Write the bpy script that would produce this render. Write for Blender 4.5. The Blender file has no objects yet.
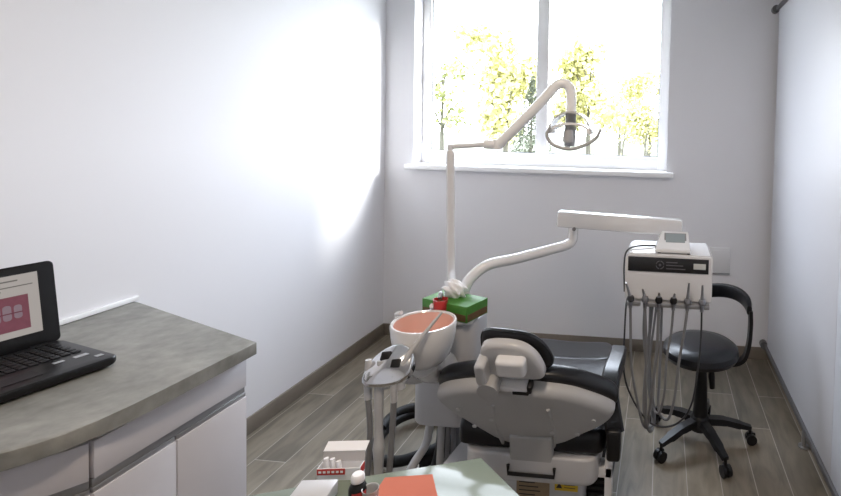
import bpy, bmesh, math, random
from mathutils import Vector, Matrix
random.seed(7)
sc = bpy.context.scene
C = sc.collection
PI = math.pi
V = Vector

# ------------------------------------------------------------------ materials
def mat(name, col, rough=.5, metal=0.0, spec=.5, coat=0.0, noise=None, bump=None, emit=None, alpha=1.0, trans=0.0):
    """noise=(scale, amount) varies the colour, bump=(scale, strength)"""
    m = bpy.data.materials.new(name); m.use_nodes = True
    nt = m.node_tree; b = nt.nodes['Principled BSDF']
    b.inputs['Base Color'].default_value = (*col, 1)
    b.inputs['Roughness'].default_value = rough
    b.inputs['Metallic'].default_value = metal
    b.inputs['Specular IOR Level'].default_value = spec
    b.inputs['Coat Weight'].default_value = coat
    b.inputs['Coat Roughness'].default_value = .08
    b.inputs['Alpha'].default_value = alpha
    b.inputs['Transmission Weight'].default_value = trans
    if emit:
        b.inputs['Emission Color'].default_value = (*emit[0], 1)
        b.inputs['Emission Strength'].default_value = emit[1]
    tc = nt.nodes.new('ShaderNodeTexCoord')
    n = noise or (6.0, .04)
    t = nt.nodes.new('ShaderNodeTexNoise'); t.inputs['Scale'].default_value = n[0]; t.inputs['Detail'].default_value = 5
    r = nt.nodes.new('ShaderNodeMapRange'); r.inputs['To Min'].default_value = 1 - n[1]; r.inputs['To Max'].default_value = 1 + n[1]
    mx = nt.nodes.new('ShaderNodeVectorMath'); mx.operation = 'SCALE'; mx.inputs[0].default_value = col
    nt.links.new(tc.outputs['Object'], t.inputs['Vector'])
    nt.links.new(t.outputs['Fac'], r.inputs['Value'])
    nt.links.new(r.outputs['Result'], mx.inputs['Scale'])
    nt.links.new(mx.outputs['Vector'], b.inputs['Base Color'])
    if bump:
        t2 = nt.nodes.new('ShaderNodeTexNoise'); t2.inputs['Scale'].default_value = bump[0]; t2.inputs['Detail'].default_value = 6
        bp = nt.nodes.new('ShaderNodeBump'); bp.inputs['Strength'].default_value = bump[1]; bp.inputs['Distance'].default_value = .01
        nt.links.new(tc.outputs['Object'], t2.inputs['Vector'])
        nt.links.new(t2.outputs['Fac'], bp.inputs['Height']); nt.links.new(bp.outputs['Normal'], b.inputs['Normal'])
    return m

def plank_material(name, rot=PI/2, scale=1.0):
    m = bpy.data.materials.new(name); m.use_nodes = True
    nt = m.node_tree; b = nt.nodes['Principled BSDF']; L = nt.links.new
    tc = nt.nodes.new('ShaderNodeTexCoord')
    mp = nt.nodes.new('ShaderNodeMapping'); mp.inputs['Rotation'].default_value = (0, 0, rot)
    L(tc.outputs['Object'], mp.inputs['Vector'])
    br = nt.nodes.new('ShaderNodeTexBrick')
    br.inputs['Scale'].default_value = 1; br.inputs['Mortar Size'].default_value = .0022
    br.inputs['Mortar Smooth'].default_value = .2; br.inputs['Brick Width'].default_value = .9; br.inputs['Row Height'].default_value = .155
    br.inputs['Color1'].default_value = (.0, .0, .0, 1); br.inputs['Color2'].default_value = (1, 1, 1, 1); br.inputs['Mortar'].default_value = (.5, .5, .5, 1)
    br.offset = .37
    L(mp.outputs['Vector'], br.inputs['Vector'])
    # grain stretched along the plank
    mg = nt.nodes.new('ShaderNodeMapping'); mg.inputs['Scale'].default_value = (1.8, 8, 1)
    L(mp.outputs['Vector'], mg.inputs['Vector'])
    ad = nt.nodes.new('ShaderNodeVectorMath'); ad.operation = 'ADD'
    sb = nt.nodes.new('ShaderNodeVectorMath'); sb.operation = 'SCALE'; sb.inputs['Scale'].default_value = 7
    L(br.outputs['Color'], sb.inputs[0]); L(mg.outputs['Vector'], ad.inputs[0]); L(sb.outputs['Vector'], ad.inputs[1])
    ng = nt.nodes.new('ShaderNodeTexNoise'); ng.inputs['Scale'].default_value = 2.2; ng.inputs['Detail'].default_value = 8; ng.inputs['Distortion'].default_value = .9
    L(ad.outputs['Vector'], ng.inputs['Vector'])
    n2 = nt.nodes.new('ShaderNodeTexNoise'); n2.inputs['Scale'].default_value = 2.8; n2.inputs['Detail'].default_value = 3
    L(mp.outputs['Vector'], n2.inputs['Vector'])
    mxn = nt.nodes.new('ShaderNodeMix'); mxn.data_type = 'FLOAT'; mxn.inputs[0].default_value = .35
    L(ng.outputs['Fac'], mxn.inputs[2]); L(n2.outputs['Fac'], mxn.inputs[3])
    cr = nt.nodes.new('ShaderNodeValToRGB')
    cr.color_ramp.elements[0].position = .30; cr.color_ramp.elements[0].color = (.115, .098, .074, 1)
    cr.color_ramp.elements[1].position = .70; cr.color_ramp.elements[1].color = (.275, .24, .185, 1)
    L(mxn.outputs[0], cr.inputs['Fac'])
    tone = nt.nodes.new('ShaderNodeMapRange'); tone.inputs['To Min'].default_value = .78; tone.inputs['To Max'].default_value = 1.2
    L(br.outputs['Color'], tone.inputs['Value'])
    vs = nt.nodes.new('ShaderNodeVectorMath'); vs.operation = 'SCALE'; L(cr.outputs['Color'], vs.inputs[0]); L(tone.outputs['Result'], vs.inputs['Scale'])
    fx = nt.nodes.new('ShaderNodeMix'); fx.data_type = 'RGBA'; fx.inputs[7].default_value = (.40, .37, .32, 1)
    L(br.outputs['Fac'], fx.inputs[0]); L(vs.outputs['Vector'], fx.inputs[6])
    L(fx.outputs[2], b.inputs['Base Color'])
    b.inputs['Roughness'].default_value = .42
    bp = nt.nodes.new('ShaderNodeBump'); bp.inputs['Strength'].default_value = .12; bp.inputs['Distance'].default_value = .004
    L(ng.outputs['Fac'], bp.inputs['Height']); L(bp.outputs['Normal'], b.inputs['Normal'])
    return m

def concrete_material(name):
    m = bpy.data.materials.new(name); m.use_nodes = True
    nt = m.node_tree; b = nt.nodes['Principled BSDF']; L = nt.links.new
    tc = nt.nodes.new('ShaderNodeTexCoord')
    n1 = nt.nodes.new('ShaderNodeTexNoise'); n1.inputs['Scale'].default_value = 3.4; n1.inputs['Detail'].default_value = 9; n1.inputs['Roughness'].default_value = .62; n1.inputs['Distortion'].default_value = .6
    n2 = nt.nodes.new('ShaderNodeTexNoise'); n2.inputs['Scale'].default_value = 26; n2.inputs['Detail'].default_value = 6
    L(tc.outputs['Object'], n1.inputs['Vector']); L(tc.outputs['Object'], n2.inputs['Vector'])
    mx = nt.nodes.new('ShaderNodeMix'); mx.data_type = 'FLOAT'; mx.inputs[0].default_value = .3
    L(n1.outputs['Fac'], mx.inputs[2]); L(n2.outputs['Fac'], mx.inputs[3])
    cr = nt.nodes.new('ShaderNodeValToRGB')
    cr.color_ramp.elements[0].position = .33; cr.color_ramp.elements[0].color = (.15, .15, .135, 1)
    cr.color_ramp.elements[1].position = .68; cr.color_ramp.elements[1].color = (.36, .355, .325, 1)
    L(mx.outputs[0], cr.inputs['Fac']); L(cr.outputs['Color'], b.inputs['Base Color'])
    b.inputs['Roughness'].default_value = .5
    bp = nt.nodes.new('ShaderNodeBump'); bp.inputs['Strength'].default_value = .1; bp.inputs['Distance'].default_value = .002
    L(n2.outputs['Fac'], bp.inputs['Height']); L(bp.outputs['Normal'], b.inputs['Normal'])
    return m

def glass_material(name, tint=(1, 1, 1), gloss=.08):
    m = bpy.data.materials.new(name); m.use_nodes = True
    nt = m.node_tree; nt.nodes.clear(); L = nt.links.new
    o = nt.nodes.new('ShaderNodeOutputMaterial')
    t = nt.nodes.new('ShaderNodeBsdfTransparent'); t.inputs['Color'].default_value = (*tint, 1)
    g = nt.nodes.new('ShaderNodeBsdfGlossy'); g.inputs['Roughness'].default_value = .03
    f = nt.nodes.new('ShaderNodeFresnel'); f.inputs['IOR'].default_value = 1.3
    tc = nt.nodes.new('ShaderNodeTexCoord'); n = nt.nodes.new('ShaderNodeTexNoise'); n.inputs['Scale'].default_value = 2
    L(tc.outputs['Object'], n.inputs['Vector'])
    ml = nt.nodes.new('ShaderNodeMath'); ml.operation = 'MULTIPLY_ADD'; ml.inputs[1].default_value = gloss * .2; 
    L(n.outputs['Fac'], ml.inputs[0]); L(f.outputs['Fac'], ml.inputs[2])
    x = nt.nodes.new('ShaderNodeMixShader')
    ge = nt.nodes.new('ShaderNodeNewGeometry'); iv = nt.nodes.new('ShaderNodeMath'); iv.operation = 'SUBTRACT'; iv.inputs[0].default_value = 1
    m2 = nt.nodes.new('ShaderNodeMath'); m2.operation = 'MULTIPLY'
    L(ge.outputs['Backfacing'], iv.inputs[1]); L(iv.outputs[0], m2.inputs[0]); L(ml.outputs[0], m2.inputs[1])
    L(m2.outputs[0], x.inputs[0]); L(t.outputs[0], x.inputs[1]); L(g.outputs[0], x.inputs[2]); L(x.outputs[0], o.inputs[0])
    return m

M = dict(
    wall=mat('wall_paint', (.785, .782, .808), .6, noise=(2.5, .012), bump=(60, .02)),
    ceiling=mat('ceiling_paint', (.78, .78, .80), .8),
    floor=plank_material('wood_look_tile'),
    base=mat('wood_look_skirting', (.20, .17, .14), .45, noise=(9, .2)),
    concrete=concrete_material('concrete_worktop'),
    cabinet=mat('cabinet_laminate', (.60, .58, .60), .4),
    carcass=mat('cabinet_carcass', (.5, .49, .50), .5),
    alu=mat('aluminium', (.42, .42, .43), .35, .8),
    rail=mat('grey_rail', (.17, .17, .18), .4, .6),
    trimw=mat('white_trim', (.80, .80, .80), .4),
    pvc=mat('white_window_plastic', (.95, .95, .96), .3),
    gasket=mat('window_gasket', (.05, .05, .05), .6),
    plastic=mat('white_plastic', (.74, .74, .75), .25, coat=.4),
    shell=mat('chair_shell_plastic', (.42, .42, .42), .38, coat=.15),
    shell2=mat('light_grey_plastic', (.52, .52, .53), .32, coat=.2),
    leather=mat('black_upholstery', (.007, .0075, .010), .30, spec=.45, coat=.0, bump=(90, .03)),
    rubber=mat('black_rubber', (.008, .008, .009), .5, spec=.3),
    blackp=mat('black_plastic', (.008, .008, .009), .38, spec=.35),
    chrome=mat('chrome', (.75, .76, .78), .12, 1.0),
    steel=mat('dull_steel', (.30, .30, .31), .3, .9),
    hose=mat('grey_hose', (.20, .20, .205), .5),
    hosew=mat('pale_hose', (.50, .50, .50), .45),
    hosed=mat('dark_hose', (.035, .035, .038), .5),
    pink=mat('pink_glazed_bowl', (.74, .44, .36), .15, coat=.6),
    bowlw=mat('white_ceramic', (.72, .71, .70), .15, coat=.6),
    green=mat('green_card', (.055, .21, .025), .5, noise=(30, .25)),
    brownc=mat('brown_card', (.15, .09, .04), .5, noise=(40, .4)),
    tissue=mat('tissue_paper', (.90, .91, .94), .9, bump=(40, .3)),
    red=mat('red_plastic', (.55, .045, .045), .35),
    redlab=mat('red_print', (.50, .04, .035), .5),
    amber=glass_material('clear_plastic', (.93, .95, .95)),
    glass=glass_material('window_glass', (.98, .99, .99)),
    lens=mat('lamp_lens', (.55, .55, .55), .15, alpha=.85),
    lampw=mat('lamp_housing', (.84, .84, .84), .3, coat=.3),
    lampg=mat('lamp_grey', (.42, .42, .42), .35),
    screenbez=mat('laptop_case', (.007, .007, .008), .3, spec=.35),
    slide=mat('slide_paper', (.12, .115, .11), .4, emit=((.50, .46, .43), .40)),
    slidetext=mat('slide_text', (.05, .05, .05), .5, emit=((.2, .17, .15), .3)),
    gum=mat('slide_gum', (.09, .025, .035), .5, noise=(60, .4), emit=((.17, .05, .075), .4)),
    gumd=mat('slide_gum_dark', (.08, .02, .03), .5, emit=((.10, .02, .04), .4)),
    tooth=mat('slide_tooth', (.08, .07, .08), .5, emit=((.30, .20, .24), .36)),
    key=mat('keyboard_key', (.008, .008, .009), .45),
    sticker=mat('silver_sticker', (.35, .36, .38), .3),
    logo=mat('logo_grey', (.42, .42, .44), .4),
    beige=mat('beige_label', (.28, .21, .13), .6, noise=(50, .25)),
    yellow=mat('yellow_label', (.62, .42, .03), .5),
    ink=mat('label_ink', (.03, .025, .02), .6),
    panel=mat('partition_panel', (.64, .65, .69), .45, spec=.3, coat=0, noise=(3, .01)),
    seam=mat('panel_seam', (.36, .36, .37), .5),
    strip=mat('dark_fascia', (.018, .018, .020), .25),
    stripg=mat('fascia_print', (.10, .10, .11), .4),
    lcd=mat('lcd_grey', (.26, .30, .31), .2),
    lcdw=mat('lcd_white', (.6, .62, .6), .3),
    tabletop=mat('frosted_tabletop', (.20, .235, .19), .12, spec=.12, coat=0, noise=(3, .03)),
    tableg=mat('table_legs', (.5, .5, .5), .3, .6),
    orange=mat('orange_paper', (.52, .125, .06), .7, noise=(8, .08)),
    paper_=mat('white_paper', (.66, .68, .62), .6),
    cardw=mat('white_card', (.86, .87, .90), .6),
    bark=mat('bark', (.075, .070, .05), .9, noise=(8, .3)),
    leafy=mat('yellow_leaves', (.46, .44, .19), .7, noise=(1.2, .25)),
    leafp=mat('pale_green_leaves', (.24, .26, .10), .7, noise=(1.2, .25)),
    needle=mat('conifer_needles', (.045, .052, .028), .8, noise=(2, .3)),
    lawn=mat('lawn', (.075, .080, .045), .9, noise=(.6, .3)),
    road=mat('asphalt', (.05, .05, .05), .9),
    lampglow=mat('lamp_diffuser', (.9, .85, .75), .5, emit=((1, .82, .6), 3.0)),
)

# ------------------------------------------------------------------ helpers
def props(o, label=None, cat=None, group=None, kind=None):
    if label: o['label'] = label
    if cat: o['category'] = cat
    if group: o['group'] = group
    if kind: o['kind'] = kind
    return o

OFF = {}
def thing(name, label, cat, loc, group=None):
    o = bpy.data.objects.new(name, None); C.objects.link(o); o.empty_display_size = .05
    o.location = loc; OFF[o.name] = V(loc)
    return props(o, label, cat, group)

def obj(name, bm, m, parent=None, label=None, cat=None, group=None, kind=None, base=None, angle=35, smooth=True):
    """world-space bmesh -> object; origin goes to its own base or to the parent's origin"""
    bmesh.ops.recalc_face_normals(bm, faces=bm.faces)
    me = bpy.data.meshes.new(name)
    if parent is not None:
        off = OFF[parent.name]
    elif base is not None:
        off = V(base)
    else:
        xs = [v.co for v in bm.verts]
        off = V((sum(v.x for v in xs)/len(xs), sum(v.y for v in xs)/len(xs), min(v.z for v in xs)))
    for v in bm.verts: v.co -= off
    bm.to_mesh(me); bm.free()
    for mm in (m if isinstance(m, (list, tuple)) else [m]): me.materials.append(M[mm])
    if smooth:
        for p in me.polygons: p.use_smooth = True
        me.set_sharp_from_angle(angle=math.radians(angle))
    o = bpy.data.objects.new(name, me); C.objects.link(o)
    if parent is not None: o.parent = parent
    else: o.location = off
    OFF[o.name] = off
    return props(o, label, cat, group, kind)

def NB(): return bmesh.new()

def box(bm, x0, x1, y0, y1, z0, z1, bev=0, seg=2, mtx=None, mi=0):
    tmp = bmesh.new()
    bmesh.ops.create_cube(tmp, size=1)
    for v in tmp.verts:
        v.co = V(((x0+x1)/2 + v.co.x*(x1-x0), (y0+y1)/2 + v.co.y*(y1-y0), (z0+z1)/2 + v.co.z*(z1-z0)))
    if bev: bmesh.ops.bevel(tmp, geom=tmp.edges[:], offset=bev, segments=seg, profile=.5, affect='EDGES')
    if mtx is not None: tmp.transform(mtx)
    merge(bm, tmp, mi); return bm

def merge(bm, tmp, mi=0):
    mp = {v: bm.verts.new(v.co) for v in tmp.verts}
    for f in tmp.faces:
        nf = bm.faces.new([mp[v] for v in f.verts]); nf.material_index = mi
    tmp.free()

def spline(pts, n=8):
    P = [V(p) for p in pts]
    if len(P) < 3: return P
    E = [P[0]*2-P[1]] + P + [P[-1]*2-P[-2]]
    out = []
    for i in range(1, len(E)-2):
        a, b, c, d = E[i-1:i+3]
        for k in range(n):
            t = k/n
            out.append(.5*((2*b) + (c-a)*t + (2*a-5*b+4*c-d)*t*t + (3*b-a-3*c+d)*t**3))
    out.append(P[-1]); return out

def sweep(bm, path, prof, scale=None, up=None, cap=True, mi=0):
    """prof: list of (a,b) in the plane across the path"""
    path = [V(p) for p in path]; n = len(path); rings = []
    t = (path[1]-path[0]).normalized()
    ref = V(up) if up else (V((0, 0, 1)) if abs(t.z) < .9 else V((1, 0, 0)))
    a = (ref - t*ref.dot(t)).normalized()
    for i, p in enumerate(path):
        if i == 0: tt = path[1]-path[0]
        elif i == n-1: tt = path[-1]-path[-2]
        else: tt = path[i+1]-path[i-1]
        tt.normalize()
        a = (a - tt*a.dot(tt)).normalized(); b = tt.cross(a)
        s = scale[i] if scale else 1
        rings.append([bm.verts.new(p + (a*q[1] + b*q[0])*s) for q in prof])
    m = len(prof)
    for i in range(n-1):
        for j in range(m):
            f = bm.faces.new([rings[i][j], rings[i][(j+1) % m], rings[i+1][(j+1) % m], rings[i+1][j]]); f.material_index = mi
    if cap:
        f = bm.faces.new(rings[0][::-1]); f.material_index = mi
        f = bm.faces.new(rings[-1]); f.material_index = mi
    return bm

def circ(r, n=12): return [(r*math.cos(2*PI*k/n), r*math.sin(2*PI*k/n)) for k in range(n)]

def tube(bm, pts, r, n=10, sm=True, sub=8, mi=0):
    rad = r if isinstance(r, (list, tuple)) else None
    path = spline(pts, sub) if sm else [V(p) for p in pts]
    if rad:
        sc_ = []
        k = len(rad)
        for i in range(len(path)):
            u = i/(len(path)-1)*(k-1); j = min(int(u), k-2); f = u-j
            sc_.append(rad[j]*(1-f)+rad[j+1]*f)
        return sweep(bm, path, circ(1, n), sc_, mi=mi)
    return sweep(bm, path, circ(r, n), mi=mi)

def cyl(bm, p0, p1, r0, r1=None, n=20, mi=0):
    r1 = r0 if r1 is None else r1
    return sweep(bm, [p0, p1], circ(1, n), [r0, r1], mi=mi)

def lathe(bm, prof, c, n=32, tilt=None, mi=0, closed=False):
    """prof [(r,z)] about a vertical axis through c"""
    rings = []
    for r, z in prof:
        if r < 1e-5: rings.append([bm.verts.new((0, 0, z))])
        else: rings.append([bm.verts.new((r*math.cos(2*PI*k/n), r*math.sin(2*PI*k/n), z)) for k in range(n)])
    vs = [v for rg in rings for v in rg]
    for A, B in zip(rings, rings[1:]):
        for k in range(n):
            if len(A) == 1 and len(B) == 1: continue
            if len(A) == 1: f = bm.faces.new([A[0], B[k], B[(k+1) % n]])
            elif len(B) == 1: f = bm.faces.new([A[k], B[0], A[(k+1) % n]])
            else: f = bm.faces.new([A[k], B[k], B[(k+1) % n], A[(k+1) % n]])
            f.material_index = mi
    T = Matrix.Translation(V(c)) @ (tilt if tilt is not None else Matrix.Identity(4))
    for v in vs: v.co = T @ v.co
    return bm

def smooth_outline(pts, n=6):
    P = [V((p[0], p[1], 0)) for p in pts]; k = len(P); out = []
    for i in range(k):
        a, b, c, d = P[i-1], P[i], P[(i+1) % k], P[(i+2) % k]
        for j in range(n):
            t = j/n
            q = .5*((2*b) + (c-a)*t + (2*a-5*b+4*c-d)*t*t + (3*b-a-3*c+d)*t**3)
            out.append((q.x, q.y))
    return out

def rrect(w, h, r, n=5, cx=0, cy=0):
    out = []
    for sx, sy, a0 in ((1, 1, 0), (-1, 1, PI/2), (-1, -1, PI), (1, -1, 3*PI/2)):
        for k in range(n+1):
            a = a0 + PI/2*k/n
            out.append((cx + sx*(w/2-r) + r*math.cos(a), cy + sy*(h/2-r) + r*math.sin(a)))
    return out

def pillow(bm, outline, t0, t1, frame, edge0=0.0, edge1=0.0, dome0=0.0, dome1=0.0, bend=None, mi=0):
    """solid from a 2-D outline between heights t0<t1, with rounded rims (edge) and domed faces"""
    o, u, v, n = [V(q) for q in frame]
    cx = sum(p[0] for p in outline)/len(outline); cy = sum(p[1] for p in outline)/len(outline)
    R = max(math.hypot(p[0]-cx, p[1]-cy) for p in outline)
    rings = []   # (inset, height)
    for k in range(5, 0, -1): rings.append((k/5.5, 'lo'))
    st = []
    def ins(p, d):
        l = math.hypot(p[0]-cx, p[1]-cy)
        s = max(0, (l-d)/l) if l else 0
        return (cx+(p[0]-cx)*s, cy+(p[1]-cy)*s)
    prof = []
    K = 4
    for s in (.12, .35, .6, .8): prof.append(('s', s, t0 - dome0*(1-s*s)))
    for k in range(K+1):
        a = PI/2*k/K
        prof.append(('e', edge0*(1-math.sin(a)), t0 + edge0*(1-math.cos(a))))
    for k in range(K+1):
        a = PI/2*(1-k/K)
        prof.append(('e', edge1*(1-math.sin(a)), t1 - edge1*(1-math.cos(a))))
    for s in (.8, .6, .35, .12): prof.append(('s', s, t1 + dome1*(1-s*s)))
    prev = None; first = None
    for kind, a, h in prof:
        if kind == 'e': ps = [ins(p, a) for p in outline]
        else:
            e = edge0 if h <= (t0+t1)/2 else edge1
            ps = [ins(p, e) for p in outline]; ps = [(cx+(p[0]-cx)*a, cy+(p[1]-cy)*a) for p in ps]
        ring = []
        for p in ps:
            hh = h + (bend(p[0], p[1]) if bend else 0)
            ring.append(bm.verts.new(o + u*p[0] + v*p[1] + n*hh))
        if prev:
            m = len(ring)
            for j in range(m):
                f = bm.faces.new([prev[j], prev[(j+1) % m], ring[(j+1) % m], ring[j]]); f.material_index = mi
        else: first = ring
        prev = ring
    f = bm.faces.new(first[::-1]); f.material_index = mi
    f = bm.faces.new(prev); f.material_index = mi
    bmesh.ops.remove_doubles(bm, verts=bm.verts, dist=1e-6)
    return bm

def prism(bm, poly, z0, z1, mi=0, bev=0):
    tmp = bmesh.new()
    a = [tmp.verts.new((p[0], p[1], z0)) for p in poly]; b = [tmp.verts.new((p[0], p[1], z1)) for p in poly]
    n = len(poly)
    tmp.faces.new(a[::-1]); tmp.faces.new(b)
    for i in range(n): tmp.faces.new([a[i], a[(i+1) % n], b[(i+1) % n], b[i]])
    if bev: bmesh.ops.bevel(tmp, geom=tmp.edges[:], offset=bev, segments=2, profile=.5, affect='EDGES')
    merge(bm, tmp, mi); return bm

def slab(bm, c, u, v, n, w, h, t, bev=0, mi=0):
    """box centred at c with axes u,v,n"""
    u, v, n = V(u).normalized(), V(v).normalized(), V(n).normalized()
    T = Matrix((( u.x, v.x, n.x, c[0]), (u.y, v.y, n.y, c[1]), (u.z, v.z, n.z, c[2]), (0, 0, 0, 1)))
    return box(bm, -w/2, w/2, -h/2, h/2, -t/2, t/2, bev, 2, T, mi)

def text(body, size, origin, u, v, m, parent, name='lettering', thick=.0004, label=None):
    cu = bpy.data.curves.new(name, 'FONT'); cu.body = body; cu.size = size; cu.extrude = thick; cu.align_x = 'CENTER'
    to = bpy.data.objects.new(name, cu); C.objects.link(to)
    dg = bpy.context.evaluated_depsgraph_get(); dg.update()
    me = bpy.data.meshes.new_from_object(to.evaluated_get(dg))
    bpy.data.objects.remove(to)
    bm = bmesh.new(); bm.from_mesh(me)
    u, v = V(u).normalized(), V(v).normalized(); n = u.cross(v)
    for q in bm.verts: q.co = V(origin) + u*q.co.x + v*q.co.y + n*q.co.z
    return obj(name, bm, m, parent, label, smooth=False)

X, Y, Z = V((1, 0, 0)), V((0, 1, 0)), V((0, 0, 1))

# ------------------------------------------------------------------ room
XL, D, XR, YB, H = -2.05, 3.54, 2.1, -1.3, 2.8
WX0, WX1, WZ0, WZ1 = -1.83, .035, 1.27, 2.62
TH = .24
obj('floor', box(NB(), XL-.12, XR+.12, YB-.12, D+TH, -.12, 0), 'floor', kind='structure', base=(0, 0, 0))
obj('ceiling', box(NB(), XL-.12, XR+.12, YB-.12, D+TH, H, H+.12), 'ceiling', kind='structure')
obj('wall_left', box(NB(), XL-.12, XL, YB-.12, D+TH, 0, H), 'wall', kind='structure')
obj('wall_right', box(NB(), XR, XR+.12, YB-.12, D+TH, 0, H), 'wall', kind='structure')
obj('wall_front', box(NB(), XL, XR, YB-.12, YB, 0, H), 'wall', kind='structure')
bm = NB()
box(bm, XL, WX0, D, D+TH, 0, H); box(bm, WX1, XR, D, D+TH, 0, H)
box(bm, WX0, WX1, D, D+TH, 0, WZ0); box(bm, WX0, WX1, D, D+TH, WZ1, H)
obj('wall_back', bm, 'wall', kind='structure')
obj('baseboard_left', box(NB(), XL, XL+.012, 1.3, D, 0, .085, .002), 'base', kind='structure', base=(XL, 0, 0))
obj('baseboard_back', box(NB(), XL+.012, XR, D-.012, D, 0, .085, .002), 'base', kind='structure', base=(0, D, 0))

# window
FY0, FY1 = D+.13, D+.195
w = thing('window_1', None, None, ((WX0+WX1)/2, D, WZ0)); w['kind'] = 'structure'
MX0, MX1 = -.945, -.855
fr = NB()
box(fr, WX0, WX0+.065, FY0, FY1, WZ0, WZ1, .004); box(fr, WX1-.065, WX1, FY0, FY1, WZ0, WZ1, .004)
box(fr, WX0+.065, WX1-.065, FY0, FY1, WZ0, 1.388, .004); box(fr, WX0+.065, WX1-.065, FY0, FY1, WZ1-.065, WZ1, .004)
obj('window_frame', fr, 'pvc', w)
obj('mullion', box(NB(), MX0, MX1, FY0-.01, FY1, 1.388, WZ1-.065, .004), 'pvc', w)
for a, b in ((WX0+.065, MX0), (MX1, WX1-.065)):
    obj('window_pane', box(NB(), a, b, FY0+.03, FY0+.036, 1.388, WZ1-.065), 'glass', w, smooth=False)
    g = NB(); t = .006
    box(g, a, a+t, FY0+.02, FY0+.029, 1.388, WZ1-.065); box(g, b-t, b, FY0+.02, FY0+.029, 1.388, WZ1-.065)
    box(g, a+t, b-t, FY0+.02, FY0+.029, 1.388, 1.388+t); box(g, a+t, b-t, FY0+.02, FY0+.029, WZ1-.065-t, WZ1-.065)
    obj('gasket', g, 'gasket', w, label='thin dark rubber gasket')
for hz in (1.95,):
    obj('hinge', cyl(NB(), (WX0+.06, FY0-.01, hz-.05), (WX0+.06, FY0-.01, hz+.05), .008), 'pvc', w)
sl = NB(); box(sl, WX0-.045, WX1+.048, D-.055, D, 1.256, 1.292, .008, 3)
box(sl, WX0, WX1, D, FY0, 1.274, 1.292)
obj('window_sill', sl, 'pvc', w)

# ------------------------------------------------------------------ partition screen on the right
PX = .755
p = thing('partition_screen', 'tall white glossy panel screen in grey metal rails along the right side', 'partition', (PX+.012, 2.0, 0))
ys = [(.3, 1.25), (1.25, 2.163), (2.163, 3.46)]
for k, (a, b) in enumerate(ys):
    obj('panel', box(NB(), PX, PX+.018, a+.0015, b-.0015, .115, 2.43, .001), 'panel', p)
obj('seam_strip', box(NB(), PX+.004, PX+.017, 2.1615, 2.1645, .13, 2.42), 'seam', p, label='thin grey joint between two panels')
for z, nm in ((.115, 'bottom_rail'), (2.43, 'top_rail')):
    rb = NB(); box(rb, PX-.014, PX+.028, .3, 3.50, z-.016, z+.014, .004)
    obj(nm, rb, 'rail', p, label='dark grey metal rail')
    obj('wall_bracket', cyl(NB(), (PX-.012, 3.495, z), (PX-.012, 3.54, z), .026, n=20), 'rail', p)
    
for yy in (2.57, 1.2):
    b_ = NB(); cyl(b_, (PX+.006, yy, .004), (PX+.006, yy, .1), .012); cyl(b_, (PX+.006, yy, 0), (PX+.006, yy, .006), .028)
    obj('foot', b_, 'alu', p, label='short bright metal foot')

# ------------------------------------------------------------------ wall plate behind the stool
s = thing('wall_plate', 'white rectangular plate on the back wall just above the stool backrest', 'wall plate', (.42, D, .58))
obj('plate', box(NB(), .355, .495, D-.012, D, .588, .775, .004), 'plastic', s)
obj('lower_edge', box(NB(), .355, .495, D-.015, D-.0122, .588, .600, .001), 'alu', s, label='grey lower edge')
obj('cover', box(NB(), .372, .478, D-.016, D-.0122, .615, .758, .001), 'plastic', s)

# ------------------------------------------------------------------ cabinets and worktop
top = [(-1.298, 1.497), (-1.301, 1.40), (-1.303, 1.30), (-1.306, 1.20), (-1.311, 1.117), (-1.320, 1.055), (-1.335, 1.0), (-1.358, .957), (-1.388, .922), (-1.43, .88), (-1.49, .82), (-1.58, .73), (-1.66, .65), (-2.045, .65), (-2.045, 1.762), (-2.004, 1.748)]
wt = NB(); prism(wt, top, .83, .87, bev=.003)
obj('worktop', wt, 'concrete', None, 'grey concrete-look worktop with a gently bowed front edge on white cabinets', 'worktop', base=(-1.7, 1.1, .83))

def front_frame(a, b):
    a, b = V((*a, 0)), V((*b, 0)); u = (b-a).normalized(); n = u.cross(Z); return a, u, n, (b-a).length
def fpanel(bm, a, u, n, s0, s1, z0, z1, t0, t1, bev=.0015):
    c = a + u*((s0+s1)/2) + n*((t0+t1)/2) + Z*((z0+z1)/2)
    return slab(bm, c, u, Z, n, s1-s0, z1-z0, abs(t1-t0), bev)

def base_cabinet(A, B, back, label, splits, group):
    """front line runs from A (far) to B (near); n points into the room"""
    a, u, n, L = front_frame(A, B)
    if n.x < 0: n = -n
    t = thing('base_cabinet', label, 'cabinet', (A[0], A[1], 0), group)
    body = NB()
    prism(body, [tuple((a+n*(-.022))[:2]), tuple((a+u*L+n*(-.022))[:2]), back[1], back[0]], .085, .829)
    obj('body', body, 'carcass', t)
    pl = NB(); prism(pl, [tuple((a+n*(-.07))[:2]), tuple((a+u*L+n*(-.07))[:2]), back[1], back[0]], 0, .085)
    obj('plinth', pl, 'carcass', t)
    d = NB(); fpanel(d, a, u, n, .003, L-.003, .722, .814, -.02, 0)
    dr = obj('drawer', d, 'cabinet', t)
    g = NB(); fpanel(g, a, u, n, .003, L-.003, .700, .720, -.02, -.006)
    obj('grip_rail', g, 'alu', dr, label='recessed grey grip rail')
    ss = [0]+splits+[L]
    for s0, s1 in zip(ss, ss[1:]):
        d = NB(); fpanel(d, a, u, n, s0+.002, s1-.002, .09, .686, -.02, 0)
        dd = obj('door', d, 'cabinet', t)
        g = NB(); fpanel(g, a, u, n, s0+.002, s1-.002, .6865, .699, -.02, -.004)
        obj('grip_rail', g, 'alu', dd, label='recessed grey grip rail')
    return t
base_cabinet((-1.335, 1.500), (-1.338, 1.056), ((-2.04, 1.735), (-2.04, 1.07)), 'white base cabinet with one wide drawer over two doors, far end of worktop', [.237], 'white base cabinets under the worktop')
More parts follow.
